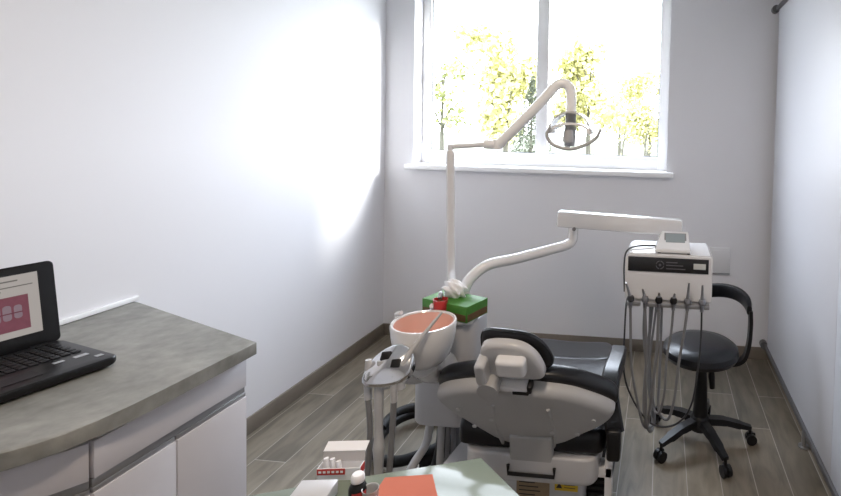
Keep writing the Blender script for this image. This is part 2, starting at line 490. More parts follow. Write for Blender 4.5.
base_cabinet((-1.339, 1.052), (-1.56, .75), ((-2.04, 1.065), (-2.04, .66)), 'white base cabinet below the laptop, cut by the lower left picture corner', [.34], 'white base cabinets under the worktop')
e = NB(); box(e, XL, XL+.014, .7, 1.775, .871, .889, .003)
obj('trim_1', e, 'trimw', kind='structure')

# ------------------------------------------------------------------ laptop
lw = V((-.235, -.972, 0)).normalized()          # along the hinge, towards the camera side
ld = V((-.972, .235, 0)).normalized()           # from front edge to hinge
F = V((-1.557, 1.300, .873)); LW, LD = .385, .290
t = thing('laptop', 'open black laptop on the grey worktop showing a slide of teeth', 'laptop', tuple(F+lw*LW/2+ld*LD/2))
fr_ = (F + lw*LW/2 + ld*LD/2, lw, ld, Z)
bm = NB(); pillow(bm, rrect(LW, LD, .02), .002, .028, fr_, .012, .006)
base = obj('laptop_base', bm, 'screenbez', t)
for a in (.04, LW-.04):
    for b in (.03, LD-.04):
        q = F + lw*a + ld*b; bm = NB(); cyl(bm, q, q+Z*.004, .008); obj('rubber_foot', bm, 'rubber', base)
# keyboard keys
deck = F.z+.0285
k_ = NB()
for r in range(6):
    for c in range(15):
        q = F + lw*(.03+.0218*c+.006) + ld*(.135+.0245*r); q.z = deck+.0012
        slab(k_, q, lw, ld, Z, .0175, .019, .003, .0006)
obj('keyboard', k_, 'key', base, label='matt black keys')
q = F + lw*LW*.48 + ld*.065; q.z = deck+.0003
obj('touchpad', slab(NB(), q, lw, ld, Z, .085, .05, .001), 'key', base)
for (a, b, w_, h_) in ((.045, .088, .03, .018), (.09, .092, .022, .014), (.025, .045, .016, .016)):
    q = F + lw*a + ld*b; q.z = deck+.0005
    obj('sticker', slab(NB(), q, lw, ld, Z, w_, h_, .001), 'sticker', base, label='small silver sticker')
# lid
hin = F + ld*LD*.99; hin.z = F.z+.026
up = (Z*.985 + ld*.16).normalized(); nl = lw.cross(up)
if nl.dot(ld) > 0: nl = -nl                      # nl: screen's facing side
LH = .248
fl = (hin + lw*LW/2 + up*LH/2, lw, up, nl)
bm = NB(); pillow(bm, rrect(LW, LH, .014), -.011, .0, fl, .005, .003)
lid = obj('laptop_lid', bm, 'screenbez', t)
def on_lid(a, b, w_, h_, m, name, lab=None, d=.0012, th=.0008):
    """a from right edge along hinge, b from hinge up"""
    q = hin + lw*a + up*b + nl*d
    return obj(name, slab(NB(), q, lw, up, nl, w_, h_, th), m, scr if name != 'screen' else lid, lab)
scr = None
scr = on_lid(.038+.155, .133, .31, .180, 'slide', 'screen', 'lit slide with a photo of teeth', th=.001)
OFF[scr.name] = OFF[lid.name]
on_lid(.165, .207, .17, .004, 'slidetext', 'text_line', d=.002)
on_lid(.150, .190, .20, .003, 'slidetext', 'text_line', d=.002)
on_lid(.20, .180, .17, .003, 'slidetext', 'text_line', d=.002)
on_lid(.062+.1125, .112, .225, .100, 'gum', 'picture_of_teeth', 'pink and white close-up of teeth', d=.002)
for k in range(9):
    for row, zz, hh in ((0, .128, .036), (1, .101, .026)):
        a = .085+.022*k; w_ = .0205*(1-.05*abs(k-4))
        q = hin + lw*a + up*(zz - .0016*abs(k-4)*(1 if row == 0 else -1)) + nl*.0024
        b = NB(); pillow(b, rrect(w_, hh*(1-.05*abs(k-4)), w_*.42), 0, .0006, (q, lw, up, nl))
        obj('tooth_print', b, 'tooth', scr)
on_lid(.175, .1145, .2, .003, 'gumd', 'lip_line', d=.0032)
q = hin + lw*(LW*.44) + up*.022 + nl*.001
text('acer', .016, q, -lw, up, 'logo', lid, 'logo', label='grey maker lettering under the screen')
hb = NB()
for a in (.05,): cyl(hb, hin+lw*(a-.02)-Z*.002, hin+lw*(a+.02)-Z*.002, .007, n=12)
obj('hinge', hb, 'blackp', base)
hb = NB(); cyl(hb, hin+lw*(LW-.07)-Z*.002, hin+lw*(LW-.03)-Z*.002, .007, n=12); obj('hinge', hb, 'blackp', base)

# ------------------------------------------------------------------ dental chair
CX = -.46
ch = thing('dental_chair', 'reclined black and pale grey dental chair seen from behind its backrest', 'dental chair', (CX, 2.05, 0))
bm = NB(); pillow(bm, rrect(.52, 1.0, .09, cx=0, cy=0), 0, .035, ((CX, 2.15, 0), X, Y, Z), .0, .012)
obj('base_plate', bm, 'shell', ch)
bm = NB(); pillow(bm, rrect(.36, .52, .03), .035, .275, ((CX+.015, 2.115, 0), X, Y, Z), .004, .012)
col_ = obj('column_cover', bm, 'shell2', ch)
yf = 1.8525
lb = obj('rating_label', box(NB(), -.525, -.395, yf, yf+.004, .105, .245), 'beige', col_, label='brown printed rating label')
ln = NB()
for k in range(7): box(ln, -.515, -.515+.06+.045*random.random(), yf-.0006, yf, .122+.016*k, .126+.016*k)
OFF[lb.name] = OFF[col_.name]
obj('warning_label', box(NB(), -.375, -.285, yf, yf+.004, .198, .245), 'yellow', col_, label='yellow warning label')
bm = NB(); prism(bm, [(-.369, 0), (-.345, 0), (-.357, .022)], 0, .0008)
bm.transform(Matrix.Translation((0, yf-.0001, .208)) @ Matrix.Rotation(PI/2, 4, 'X'))
obj('warning_triangle', bm, 'ink', col_)
obj('printed_lines', ln, 'ink', col_, label='small dark printed lines')
ln = NB()
for k in range(3): box(ln, -.338, -.295, yf-.0006, yf, .210+.011*k, .2125+.011*k)
obj('printed_lines', ln, 'ink', col_, label='small dark printed lines')
bm = NB()
for k in range(9): box(bm, -.262, -.175, 1.93, 2.25, .05+.026*k, .066+.026*k, .006)
box(bm, -.262, -.19, 1.94, 2.24, .04, .28)
obj('bellows', bm, 'rubber', ch, label='dark pleated bellows beside the column')
# seat frame
bm = NB(); pillow(bm, rrect(.50, .62, .05, cx=0, cy=0), .285, .395, ((CX+.01, 2.06, 0), X, Y, Z), .03, .01)
obj('seat_frame', bm, 'shell2', ch)
# seat cushion
seat_out = smooth_outline([(-.27, 0), (-.20, -.02), (0, -.01), (.20, -.02), (.28, 0), (.295, .2), (.27, .45), (.235, .56), (0, .58), (-.235, .56), (-.27, .45), (-.285, .2)])
bm = NB(); pillow(bm, seat_out, 0, .085, ((CX, 1.79, .396), X, Y, Z), .012, .035, dome1=.004, bend=lambda a, b: .02*min(1, (a/.28)**2)*(1 if b > .1 else .6))
obj('seat_cushion', bm, 'leather', ch)
# leg rest
lv = V((0, .985, -.17)).normalized(); lnn = V((0, .17, .985)).normalized()
bm = NB(); pillow(bm, smooth_outline([(-.235, 0), (0, -.01), (.235, 0), (.235, .17), (.225, .29), (.17, .345), (0, .355), (-.17, .345), (-.225, .29), (-.235, .17)]), 0, .07, ((CX, 2.345, .405), X, lv, lnn), .01, .03, bend=lambda a, b: .015*(a/.23)**2)
obj('leg_rest', bm, 'leather', ch)
bm = NB(); pillow(bm, rrect(.36, .28, .05, cy=.16), -.035, -.001, ((CX, 2.345, .405), X, lv, lnn), .015, .002)
obj('leg_rest_shell', bm, 'shell2', ch)
# backrest
hb_ = V((CX-.002, 1.835, .395)); bv = V((0, -.50, .866)).normalized(); bn = V((0, .866, .50)).normalized()
bo = [(-.088, 0), (-.145, .062), (-.225, .130), (-.300, .180), (-.336, .212), (-.330, .245), (-.270, .298), (-.16, .352), (0, .375), (.15, .352), (.240, .300), (.300, .245), (.320, .205), (.290, .165), (.225, .122), (.150, .060), (.088, 0), (0, -.005)]
bos = smooth_outline(bo, 5)
wing = lambda a, b: .035*(a/.31)**2*min(1, b/.2)
bm = NB(); pillow(bm, bos, -.035, .012, (hb_, X, bv, bn), .030, .002, dome0=.010, bend=wing)
bs = obj('backrest_shell', bm, 'shell', ch)
bcu = smooth_outline([(a*1.03, b*1.03 + (.012 if b > .24 else 0)) for a, b in bo], 4)
bm = NB(); pillow(bm, bcu, .0125, .082, (hb_, X, bv, bn), .018, .035, bend=wing)
obj('backrest_cushion', bm, 'leather', ch)
# ribs and screw caps on the shell
def on_back(a, b, lift=0): return hb_ + X*a + bv*b + bn*(-.035-.012 + wing(a, b) - lift)
for sgn in (-1, 1):
    bm = NB(); sweep(bm, spline([on_back(sgn*.092, .02, -.010), on_back(sgn*.105, .12, -.008), on_back(sgn*.105, .20, -.008), on_back(sgn*.098, .29, -.005)], 6), circ(.007, 8), up=Y)
    obj('rib', bm, 'shell', bs)
for a, b in ((-.115, .20), (.10, .15), (-.24, .22), (.25, .21), (.19, .14), (-.19, .14)):
    q = on_back(a, b, -.004); bm = NB(); cyl(bm, q, q - bn*.0035, .008, n=12)
    obj('screw_cap', bm, 'shell2', bs)
# hinge cover
bm = NB()
pillow(bm, rrect(.158, .19, .008), -.022, .014, (hb_ + V((.018, -.064, -.012)), X, V((0, -.16, .987)).normalized(), V((0, .987, .16)).normalized()), .008, 0)
hc = obj('hinge_cover', bm, 'shell', ch)
bm = NB(); yy = 1.740
tube(bm, [(CX-.066, yy, .362), (CX-.066, yy, .330), (CX+.105, yy, .330), (CX+.105, yy, .362)], .0065, n=8, sm=False)
obj('gasket', bm, 'rubber', hc, label='black U-shaped seal')
# headrest
ho = hb_ + bv*.478 + X*-.018 + bn*.012
hv = V((0, -.40, .917)).normalized(); hn = V((0, .917, .40)).normalized()
ho_ = [(-.105, .085), (-.045, .108), (.045, .10), (.10, .05), (.128, -.03), (.122, -.072), (.06, -.086), (-.06, -.086), (-.112, -.06), (-.12, .02)]
hs = smooth_outline([(a*.92, b*.86) for a, b in ho_], 4)
bm = NB(); pillow(bm, [(a*.93, b*.93-.003) for a, b in hs], -.02, .014, (ho, X, hv, hn), .016, .002, dome0=.004)
hsh = obj('headrest_shell', bm, 'shell2', ch)
bm = NB(); pillow(bm, [(a*1.07, b*1.08) for a, b in hs], .0145, .058, (ho, X, hv, hn), .02, .035, bend=lambda a, b: .02*(a/.12)**2 if abs(a) > 0 else 0)
obj('headrest_cushion', bm, 'leather', ch)
bm = NB(); pillow(bm, rrect(.100, .070, .014, cx=.01, cy=.012), -.056, -.02, (ho, X, hv, hn), .016, .004)
obj('headrest_slider', bm, 'plastic', hsh)
bm = NB(); q = ho + X*-.088 - hn*.035
pillow(bm, rrect(.036, .095, .015, cy=-.012), -.03, .03, (q, X, hv, hn), .010, .006)
obj('headrest_link', bm, 'shell2', ch)
bm = NB(); q = ho + X*-.072 - hv*.078 - hn*.045
cyl(bm, q - hn*.022 - hv*.004, q + hn*.03 - hv*.004, .036, n=28)
bmesh.ops.bevel(bm, geom=[e for e in bm.edges if len(e.link_faces) == 2 and e.calc_face_angle() > 1], offset=.008, segments=2, affect='EDGES')
obj('headrest_joint', bm, 'shell', ch)
bm = NB(); q = ho - hv*.090 - hn*.02
slab(bm, q + X*.0, X, hn, hv, .11, .05, .022, .004)
obj('headrest_bar', bm, 'plastic', ch)
bm = NB(); slab(bm, ho - hv*.100 + X*.033 - hn*.024, X, hn, hv, .055, .05, .012, .002); slab(bm, ho - hv*.088 + X*.062 - hn*.024, X, hn, hv, .014, .04, .03, .002)
obj('bar_slot', bm, 'rubber', ch, label='black slot under the headrest bar')
# armrest on the right
prof = [(-.030, -.026), (-.022, -.034), (.022, -.034), (.030, -.026), (.030, .026), (.022, .034), (-.022, .034), (-.030, .026)]
bm = NB(); ax = -.165
sweep(bm, spline([(ax+.000, 2.16, .612), (ax+.000, 2.05, .622), (ax-.008, 1.92, .622), (ax-.004, 1.84, .59), (ax+.010, 1.80, .54), (ax+.022, 1.79, .49)], 6), prof, up=X)
ar = obj('armrest', bm, 'leather', ch)
bm = NB(); box(bm, ax-.004, ax+.046, 1.74, 1.82, .400, .515, .012, 3)
obj('armrest_pivot', bm, 'blackp', ar)
bm = NB(); box(bm, -.178, -.150, 1.80, 1.86, .16, .386, .004); box(bm, -.215, -.150, 1.80, 1.86, .30, .34, .004)
obj('armrest_post', bm, 'plastic', ar)

# ------------------------------------------------------------------ cuspidor unit
cu = thing('cuspidor_unit', 'white spittoon unit with round pink-lined bowl left of the dental chair', 'dental unit', (-.87, 1.98, 0))
bm = NB(); pillow(bm, rrect(.235, .26, .05), .372, .60, ((-.865, 2.03, 0), X, Y, Z), .02, .03)
obj('body', bm, 'shell2', cu)
bm = NB(); pillow(bm, rrect(.17, .20, .05), .56, .80, ((-.815, 2.01, 0), X, Y, Z), .02, .015)
obj('tower', bm, 'shell2', cu)
bm = NB(); pillow(bm, rrect(.20, .20, .03), .80, .812, ((-.835, 1.995, 0), X, Y, Z), .003, .004)
obj('shelf', bm, 'shell2', cu)
bc = V((-.868, 1.775, 0)); zr = .858
bm = NB(); lathe(bm, [(0, .690), (.04, .692), (.072, .705), (.096, .735), (.111, .785), (.118, zr-.006), (.115, zr), (.109, zr), (.105, zr-.005)], (bc.x, bc.y, 0), n=48)
obj('bowl_outside', bm, 'bowlw', cu)
bm = NB(); lathe(bm, [(.1055, zr-.006), (.100, zr-.03), (.085, .77), (.06, .735), (.02, .722), (0, .721)], (bc.x, bc.y, 0), n=48)
ins = obj('bowl_lining', bm, 'pink', cu, label='glossy pink bowl lining')
bm = NB(); cyl(bm, (bc.x, bc.y, .722), (bc.x, bc.y, .727), .02); obj('drain', bm, 'chrome', ins)
bm = NB(); tube(bm, [(-.868, 1.785, .70), (-.860, 1.83, .655), (-.85, 1.93, .62)], [.062, .055, .065], n=20)
obj('bowl_neck', bm, 'bowlw', cu)
bm = NB(); tube(bm, [(bc.x-.125, bc.y+.035, .835), (bc.x-.128, bc.y+.036, .862), (bc.x-.105, bc.y+.03, .872)], .008, n=8)
obj('rinse_spout', bm, 'plastic', cu)
bm = NB(); tube(bm, [(bc.x-.03, bc.y+.124, .83), (bc.x-.03, bc.y+.127, .868), (bc.x-.022, bc.y+.105, .875)], .008, n=8)
obj('rinse_spout', bm, 'plastic', cu)
bm = NB(); tube(bm, [(-.885, 1.965, .79), (-.885, 1.96, .87), (-.883, 1.95, .90), (-.876, 1.93, .908), (-.872, 1.915, .895)], .009, n=10)
obj('cup_filler', bm, 'alu', cu, label='grey arched cup filler')
bm = NB(); lathe(bm, [(0, .83), (.03, .83), (.032, .834), (0, .835)], (-.870, 1.918, 0), n=24); tube(bm, [(-.870, 1.92, .829), (-.86, 1.95, .80), (-.85, 1.98, .77)], .012)
obj('cup_stand', bm, 'plastic', cu)
# link to the chair
bm = NB(); box(bm, -.80, -.60, 1.98, 2.12, .255, .33, .02, 3)
obj('chair_link', bm, 'plastic', cu)
bm = NB(); prism(bm, [(-.83, 1.80), (-.72, 1.74), (-.66, 1.83), (-.66, 2.05), (-.80, 2.08)], .235, .262, bev=.006)
obj('link_cover', bm, 'plastic', cu)
# light post
bm = NB(); cyl(bm, (-.885, 2.06, .74), (-.891, 2.04, 1.470), .0175, n=24); lathe(bm, [(.0175, 0), (.016, .01), (.009, .019), (0, .022)], (-.891, 2.04, 1.468), n=24)
cyl(bm, (-.885, 2.06, .74), (-.886, 2.06, .83), .026, n=24)
obj('light_post', bm, 'plastic', cu)
# assistant's holder on an arm
ac = V((-.900, 1.60, .765))
bm = NB()
frh = (ac, V((.95, .12, .10)).normalized(), V((-.05, .62, .78)).normalized(), V((.0, -.78, .62)).normalized())
pillow(bm, smooth_outline([(-.085, -.030), (-.065, -.055), (0, -.062), (.055, -.050), (.078, -.01), (.065, .045), (.02, .075), (-.035, .062), (-.075, .02)], 4), -.03, .012, frh, .012, .015, dome1=.016)
hd = obj('assistant_holder', bm, 'chrome', cu, label='shiny assistant holder with black keypads')
for a, b, w_ in ((-.015, .032, .032), (.026, .004, .032)):
    bm = NB(); o_, u_, v_, n_ = frh
    slab(bm, o_+u_*a+v_*b+n_*.023, u_, v_, n_, w_, .028, .008, .003)
    obj('keypad', bm, 'rubber', hd, label='black rubber keypad')
bm = NB()
for a in (-.055, -.01, .04):
    q = ac + V((a, -.01, -.035)); cyl(bm, q, q - Z*.03, .017, n=16)
obj('holder_socket', bm, 'shell2', hd)
bm = NB(); tube(bm, [(-.90, 1.63, .73), (-.90, 1.76, .64), (-.875, 1.90, .60)], .017)
obj('holder_arm', bm, 'plastic', cu)
# pipes below the body
bm = NB(); tube(bm, [(-.945, 2.01, .39), (-.943, 1.99, .32), (-.945, 1.96, .26), (-.965, 1.89, .215), (-.985, 1.78, .13), (-1.0, 1.70, .06), (-1.0, 1.62, .022)], .017, n=14)
obj('drain_pipe', bm, 'hosew', cu, label='pale grey bent drain pipe')
bm = NB(); tube(bm, [(-.91, 2.04, .38), (-.905, 2.03, .28), (-.905, 1.98, .17), (-.925, 1.87, .08), (-.95, 1.75, .03), (-.99, 1.60, .024)], .022, n=14)
obj('supply_hose', bm, 'rubber', cu, label='thick black supply hose')
bm = NB(); tube(bm, [(-.87, 2.08, .38), (-.84, 2.04, .16), (-.80, 1.96, .06), (-.84, 1.84, .02), (-.70, 1.74, .02)], .016, n=12)
obj('supply_hose', bm, 'hose', cu)

# black hose coiled on the floor
bm = NB()
pts = []
for k in range(23):
    a = -PI*.35 + k*2*PI/13
    r = .20 + .012*math.sin(k*1.3)
    pts.append((-1.16 + r*.95*math.cos(a), 2.34 + r*1.0*math.sin(a), .030 + .045*k/22 + .012*math.sin(k)))
tube(bm, pts, .024, n=12, sub=5)
obj('coiled_hose', bm, 'rubber', None, 'thick black hose lying in loops on the floor under the spittoon unit', 'hose', base=(-1.16, 2.34, 0))

# suction handpieces standing in the assistant holder, hoses hanging down
def suction(x, y, tip, mtl, r, path, label, hmat):
    t = thing('suction_handpiece', label, 'suction handpiece', (x, y, .72), 'suction handpieces in the assistant holder')
    b = NB(); tube(b, tip[0], tip[1], n=12); obj('handle', b, mtl, t)
    b = NB(); tube(b, path, r, n=12); obj('hose', b, hmat, t)
suction(-.97, 1.59, ([(-.972, 1.59, .79), (-.970, 1.585, .72), (-.966, 1.58, .66)], [.010, .013, .012]), 'shell2', .0095,
        [(-.966, 1.58, .66), (-.955, 1.575, .55), (-.962, 1.57, .40), (-.985, 1.57, .25), (-.99, 1.60, .12), (-.93, 1.66, .02), (-.87, 1.80, .012), (-.86, 1.95, .10), (-.86, 1.99, .372)], 'leftmost suction handpiece in the shiny holder, slim grey hose', 'hose')
suction(-.925, 1.585, ([(-.927, 1.59, .79), (-.927, 1.58, .70), (-.924, 1.575, .56), (-.921, 1.57, .50), (-.92, 1.57, .44)], [.012, .015, .013, .019, .015]), 'hosew', .0145,
        [(-.92, 1.57, .44), (-.92, 1.565, .30), (-.93, 1.57, .15), (-.93, 1.64, .03), (-.91, 1.80, .016), (-.89, 1.95, .10), (-.885, 1.98, .372)], 'thick pale suction handpiece hanging in the middle of the shiny holder', 'hosew')
suction(-.872, 1.59, ([(-.765, 1.70, .925), (-.80, 1.665, .875), (-.845, 1.61, .80), (-.872, 1.58, .72), (-.872, 1.575, .66)], [.004, .006, .010, .012, .010]), 'hosew', .010,
        [(-.872, 1.575, .66), (-.878, 1.572, .5), (-.888, 1.57, .35), (-.89, 1.57, .2), (-.88, 1.62, .03), (-.84, 1.78, .014), (-.835, 1.96, .10), (-.84, 1.99, .372)], 'thin suction handpiece leaning over the pink bowl', 'hose')

# ------------------------------------------------------------------ tissue box, tissue, red cup
fa, fb = V((-.965, 1.955, .813)), V((-.755, 1.885, .813))
u_ = (fb-fa).normalized(); v_ = Z.cross(u_)
tb = thing('tissue_box', 'green cardboard tissue box on top of the spittoon unit', 'tissue box', tuple(fa+u_*.11+v_*.06))
bm = NB(); slab(bm, fa+u_*.115+v_*.065+Z*.032, u_, v_, Z, .23, .13, .064, .002)
obj('carton', bm, 'green', tb)
bm = NB(); slab(bm, fa+u_*.115+v_*(-.0005)+Z*.018, u_, Z, v_, .22, .026, .0012)
slab(bm, fa+u_*.2305+v_*.065+Z*.018, v_, Z, u_, .12, .026, .0012)
obj('printed_band', bm, 'brownc', tb, label='brown printed band on the carton sides')
bm = NB()
bmesh.ops.create_icosphere(bm, subdivisions=4, radius=1)
rnd = random.Random(3)
ph = [(rnd.uniform(0, 6), rnd.uniform(3, 9), rnd.uniform(3, 9), rnd.uniform(3, 9)) for _ in range(7)]
for v in bm.verts:
    d = v.co.normalized(); s_ = .85
    for (a, b, c, e) in ph: s_ += .07*math.sin(a + b*d.x + c*d.y + e*d.z)
    s_ += .10*abs(math.sin(5*math.atan2(d.y, d.x) + 2*d.z))
    v.co = V((d.x*.050*s_, d.y*.034*s_, d.z*.045*s_))
c_ = fa+u_*.100+v_*.075+Z*.094
bm.transform(Matrix.Translation(c_))
obj('tissue', bm, 'tissue', tb, label='crumpled white tissue pulled from the carton', angle=60)
bm = NB(); q = V((-.870, 1.918, .835))
lathe(bm, [(0, 0), (.024, 0), (.026, .004), (.029, .055), (.0295, .057), (.0275, .057), (.024, .006), (0, .005)], q, n=28)
obj('cup', bm, 'red', None, 'small red plastic cup between the pink bowl and the green tissue box', 'cup', base=tuple(q))

# ------------------------------------------------------------------ operating light
ol = thing('operating_light', 'white jointed dental operating light in front of the window', 'lamp', (-.878, 2.03, 1.44))
bm = NB(); cyl(bm, (-.891, 2.04, 1.488), (-.891, 2.04, 1.508), .013); tube(bm, [(-.891, 2.04, 1.500), (-.80, 2.04, 1.508), (-.725, 2.05, 1.516)], .010, n=14)
obj('horizontal_arm', bm, 'plastic', ol)
bm = NB(); cyl(bm, (-.745, 2.05, 1.515), (-.685, 2.05, 1.513), .019, n=20); lathe(bm, [(0, -.022), (.018, -.02), (.021, 0), (.018, .02), (0, .022)], (-.69, 2.05, 1.515), n=20)
obj('elbow_joint', bm, 'lampw', ol)
bm = NB(); path = [(-.685, 2.05, 1.515), (-.60, 2.06, 1.603), (-.52, 2.07, 1.69), (-.475, 2.075, 1.742), (-.445, 2.08, 1.773), (-.415, 2.085, 1.778), (-.394, 2.09, 1.755), (-.388, 2.09, 1.71), (-.388, 2.09, 1.66)]
tube(bm, path, .021, n=18, sub=6)
obj('spring_arm', bm, 'lampw', ol)
bm = NB(); cyl(bm, (-.388, 2.09, 1.662), (-.388, 2.09, 1.60), .0225, n=20); cyl(bm, (-.388, 2.09, 1.60), (-.392, 2.09, 1.515), .025, .023, n=20)
obj('lamp_stem', bm, 'lampg', ol, label='grey lamp neck')
# curved reflector: two arched bands
LCX = -.378
def arch(bm, cx, z0, rx, rz, y, w, th, a0, a1, n=24, sag=0):
    P = []
    for k in range(n+1):
        a = a0+(a1-a0)*k/n
        P.append(V((cx+rx*math.cos(a), y + sag*math.sin(a), z0+rz*math.sin(a))))
    pr = [(-w/2, -th/2), (w/2, -th/2), (w/2, th/2), (-w/2, th/2)]
    # width across the arch is the y direction
    sweep(bm, P, [(q[1], q[0]) for q in pr], up=Y)
bm = NB(); arch(bm, LCX, 1.574, .086, .082, 2.06, .10, .007, 0.08, PI-.08)
obj('reflector_cover', bm, 'lens', ol, label='clear arched lamp cover')
bm = NB(); arch(bm, LCX, 1.576, .078, .034, 2.06, .09, .010, 0.02, PI-.02)
obj('reflector', bm, 'lampw', ol)
for sx in (-1, 1):
    bm = NB(); box(bm, LCX+sx*.080-.010, LCX+sx*.080+.010, 2.01, 2.11, 1.568, 1.592, .006); obj('reflector_end', bm, 'lampw', ol)
bm = NB(); tube(bm, [(-.455, 2.0, 1.595), (-.469, 2.0, 1.565), (-.457, 2.0, 1.537), (-.43, 2.0, 1.518), (-.372, 2.0, 1.507), (-.311, 2.0, 1.525), (-.267, 2.0, 1.555), (-.247, 2.0, 1.592)], .007, n=12)
tube(bm, [(-.392, 2.0, 1.508), (-.392, 2.09, 1.52)], .008, sm=False)
obj('handle', bm, 'lampg', ol, label='grey curved handle')
bm = NB(); cyl(bm, (-.388, 2.035, 1.585), (-.388, 2.035, 1.535), .018, .022)
obj('bulb_housing', bm, 'lampg', ol)

# ------------------------------------------------------------------ delivery unit on its arm
du = thing('instrument_delivery_unit', 'white boxy instrument unit with black fascia hanging from a white arm above the stool', 'dental unit', (.04, 2.3, .84))
bm = NB(); tube(bm, [(-.826, 2.035, .79), (-.828, 2.045, .86), (-.818, 2.055, .91), (-.790, 2.08, .952), (-.74, 2.12, .984), (-.66, 2.18, .993), (-.592, 2.24, 1.002), (-.50, 2.31, 1.018), (-.445, 2.355, 1.028), (-.421, 2.37, 1.048), (-.416, 2.37, 1.085), (-.416, 2.37, 1.12)], .0235, n=20)
obj('swing_arm', bm, 'plastic', du)
bm = NB(); cyl(bm, (-.405, 2.335, 1.112), (-.405, 2.325, 1.112), .009, n=12); obj('arm_bolt', bm, 'hose', du, label='small dark bolt')
A = V((-.492, 2.365, 1.155)); B = V((.108, 2.405, 1.126))
du_ = (B-A).normalized(); dn = V((0, -1, 0)); dv = dn.cross(du_)
bm = NB(); slab(bm, (A+B)/2, du_, dv, dn, (B-A).length, .078, .062, .012)
obj('balance_beam', bm, 'plastic', du)
bm = NB(); cyl(bm, (.06, 2.40, 1.10), (.06, 2.40, 1.04), .024, .028)
obj('beam_joint', bm, 'plastic', du)
UX0, UX1, UY0, UY1, UZ0, UZ1 = -.148, .236, 2.20, 2.46, .838, 1.045
sec = []   # side-to-side profile in X-Z with a rounded top left shoulder
bm = NB()
out = [(UX0, UZ0), (UX1, UZ0), (UX1, UZ1-.012), (UX1-.01, UZ1)]
for k in range(7):
    a = PI/2 + PI/2*k/6
    out.append((UX0+.035+.035*math.cos(a), UZ1-.035+.035*math.sin(a)))
tmp = bmesh.new(); fA = [tmp.verts.new((x_, UY0, z_)) for x_, z_ in out]; fB = [tmp.verts.new((x_, UY1, z_)) for x_, z_ in out]
tmp.faces.new(fA); tmp.faces.new(fB[::-1])
for i in range(len(out)): j = (i+1) % len(out); tmp.faces.new([fA[j], fA[i], fB[i], fB[j]])
bmesh.ops.recalc_face_normals(tmp, faces=tmp.faces)
bmesh.ops.bevel(tmp, geom=[e for e in tmp.edges if abs(e.verts[0].co.y-e.verts[1].co.y) < 1e-6], offset=.006, segments=3, affect='EDGES')
merge(bm, tmp)
ub = obj('housing', bm, 'plastic', du)
bm = NB(); box(bm, UX0+.012, UX1-.018, UY0-.0035, UY0+.002, .966, 1.030, .001)
fs = obj('fascia', bm, 'strip', ub, label='black glossy fascia strip')
OFF[fs.name] = OFF[ub.name]
bm = NB(); box(bm, .152, .205, UY0-.006, UY0-.003, .986, 1.011, .001); obj('display', bm, 'lcdw', du, label='small white display')
bm = NB()   # ring emblem: broken ring round a diamond
for k in range(4):
    a0 = PI/4 + k*PI/2 - .62
    tube(bm, [(.005+.017*math.cos(a0+1.24*j/6), UY0-.0042, .998+.017*math.sin(a0+1.24*j/6)) for j in range(7)], .0022, n=6, sm=False)
slab(bm, (.005, UY0-.0042, .998), (1, 0, 1), (-1, 0, 1), (0, -1, 0), .010, .010, .001)
obj('emblem', bm, 'stripg', du, label='faint ring emblem on the fascia')
bm = NB()
for z_, w_ in ((1.011, .05), (.998, .075), (.983, .085)): box(bm, .032, .032+w_, UY0-.0042, UY0-.0034, z_-.0022, z_+.0022)
obj('printed_lines', bm, 'stripg', du, label='faint grey printing on the fascia')
bm = NB()
for a, b in ((UX0+.012, -.075), (-.058, .0), (.012, .062), (.075, .125), (.137, .185), (.197, UX1-.012)):
    box(bm, a, b, UY0-.032, UY0+.02, .818, .8375, .003)
obj('holder_rail', bm, 'alu', du, label='grey metal instrument rail')
bm = NB(); box(bm, -.10, .19, 2.30, 2.44, .80, .838, .006)
obj('hose_manifold', bm, 'shell', du)
bm = NB(); tube(bm, [(UX0-.003, 2.23, .86), (UX0-.008, 2.24, .98), (UX0+.002, 2.26, 1.038), (UX0+.05, 2.30, 1.053), (UX0+.14, 2.34, 1.05)], .004, n=8)
obj('cable', bm, 'hosed', du)
# top-mounted control box
sb = thing('scaler_control_box', 'small white control box with grey screen on top of the instrument unit', 'control box', (.07, 2.30, UZ1))
def wedge(bm, x0, x1, y0, y1, z, h0, h1):
    tmp = bmesh.new()
    P_ = [(x0, y0, z), (x1, y0, z), (x1, y1, z), (x0, y1, z), (x0+.004, y0+.004, z+h0), (x1-.004, y0+.004, z+h0), (x1-.008, y1-.01, z+h1), (x0+.03, y1-.01, z+h1)]
    q = [tmp.verts.new(p_) for p_ in P_]
    for f in ((0, 3, 2, 1), (4, 5, 6, 7), (0, 1, 5, 4), (1, 2, 6, 5), (2, 3, 7, 6), (3, 0, 4, 7)): tmp.faces.new([q[i] for i in f])
    bmesh.ops.bevel(tmp, geom=tmp.edges[:], offset=.003, segments=2, affect='EDGES'); merge(bm, tmp)
bm = NB(); wedge(bm, -.020, .140, 2.205, 2.35, UZ1+.006, .014, .070)
obj('case', bm, 'plastic', sb)
sn = V((0, -.44, .9)).normalized(); sv = V((0, .9, .44)).normalized()
bm = NB(); slab(bm, V((.072, 2.288, UZ1+.0525)), X, sv, sn, .100, .078, .004, .001); obj('screen_frame', bm, 'hose', sb, label='dark screen border')
bm = NB(); slab(bm, V((.072, 2.288, UZ1+.0525))+sn*.0025, X, sv, sn, .086, .062, .002); obj('screen', bm, 'lcd', sb, label='pale grey screen')
for a, b in ((0, 2.22), (.13, 2.22), (0, 2.31), (.13, 2.31)):
    bm = NB(); cyl(bm, (a, b, UZ1), (a, b, UZ1+.0075), .007, n=10); obj('rubber_foot', bm, 'rubber', sb)

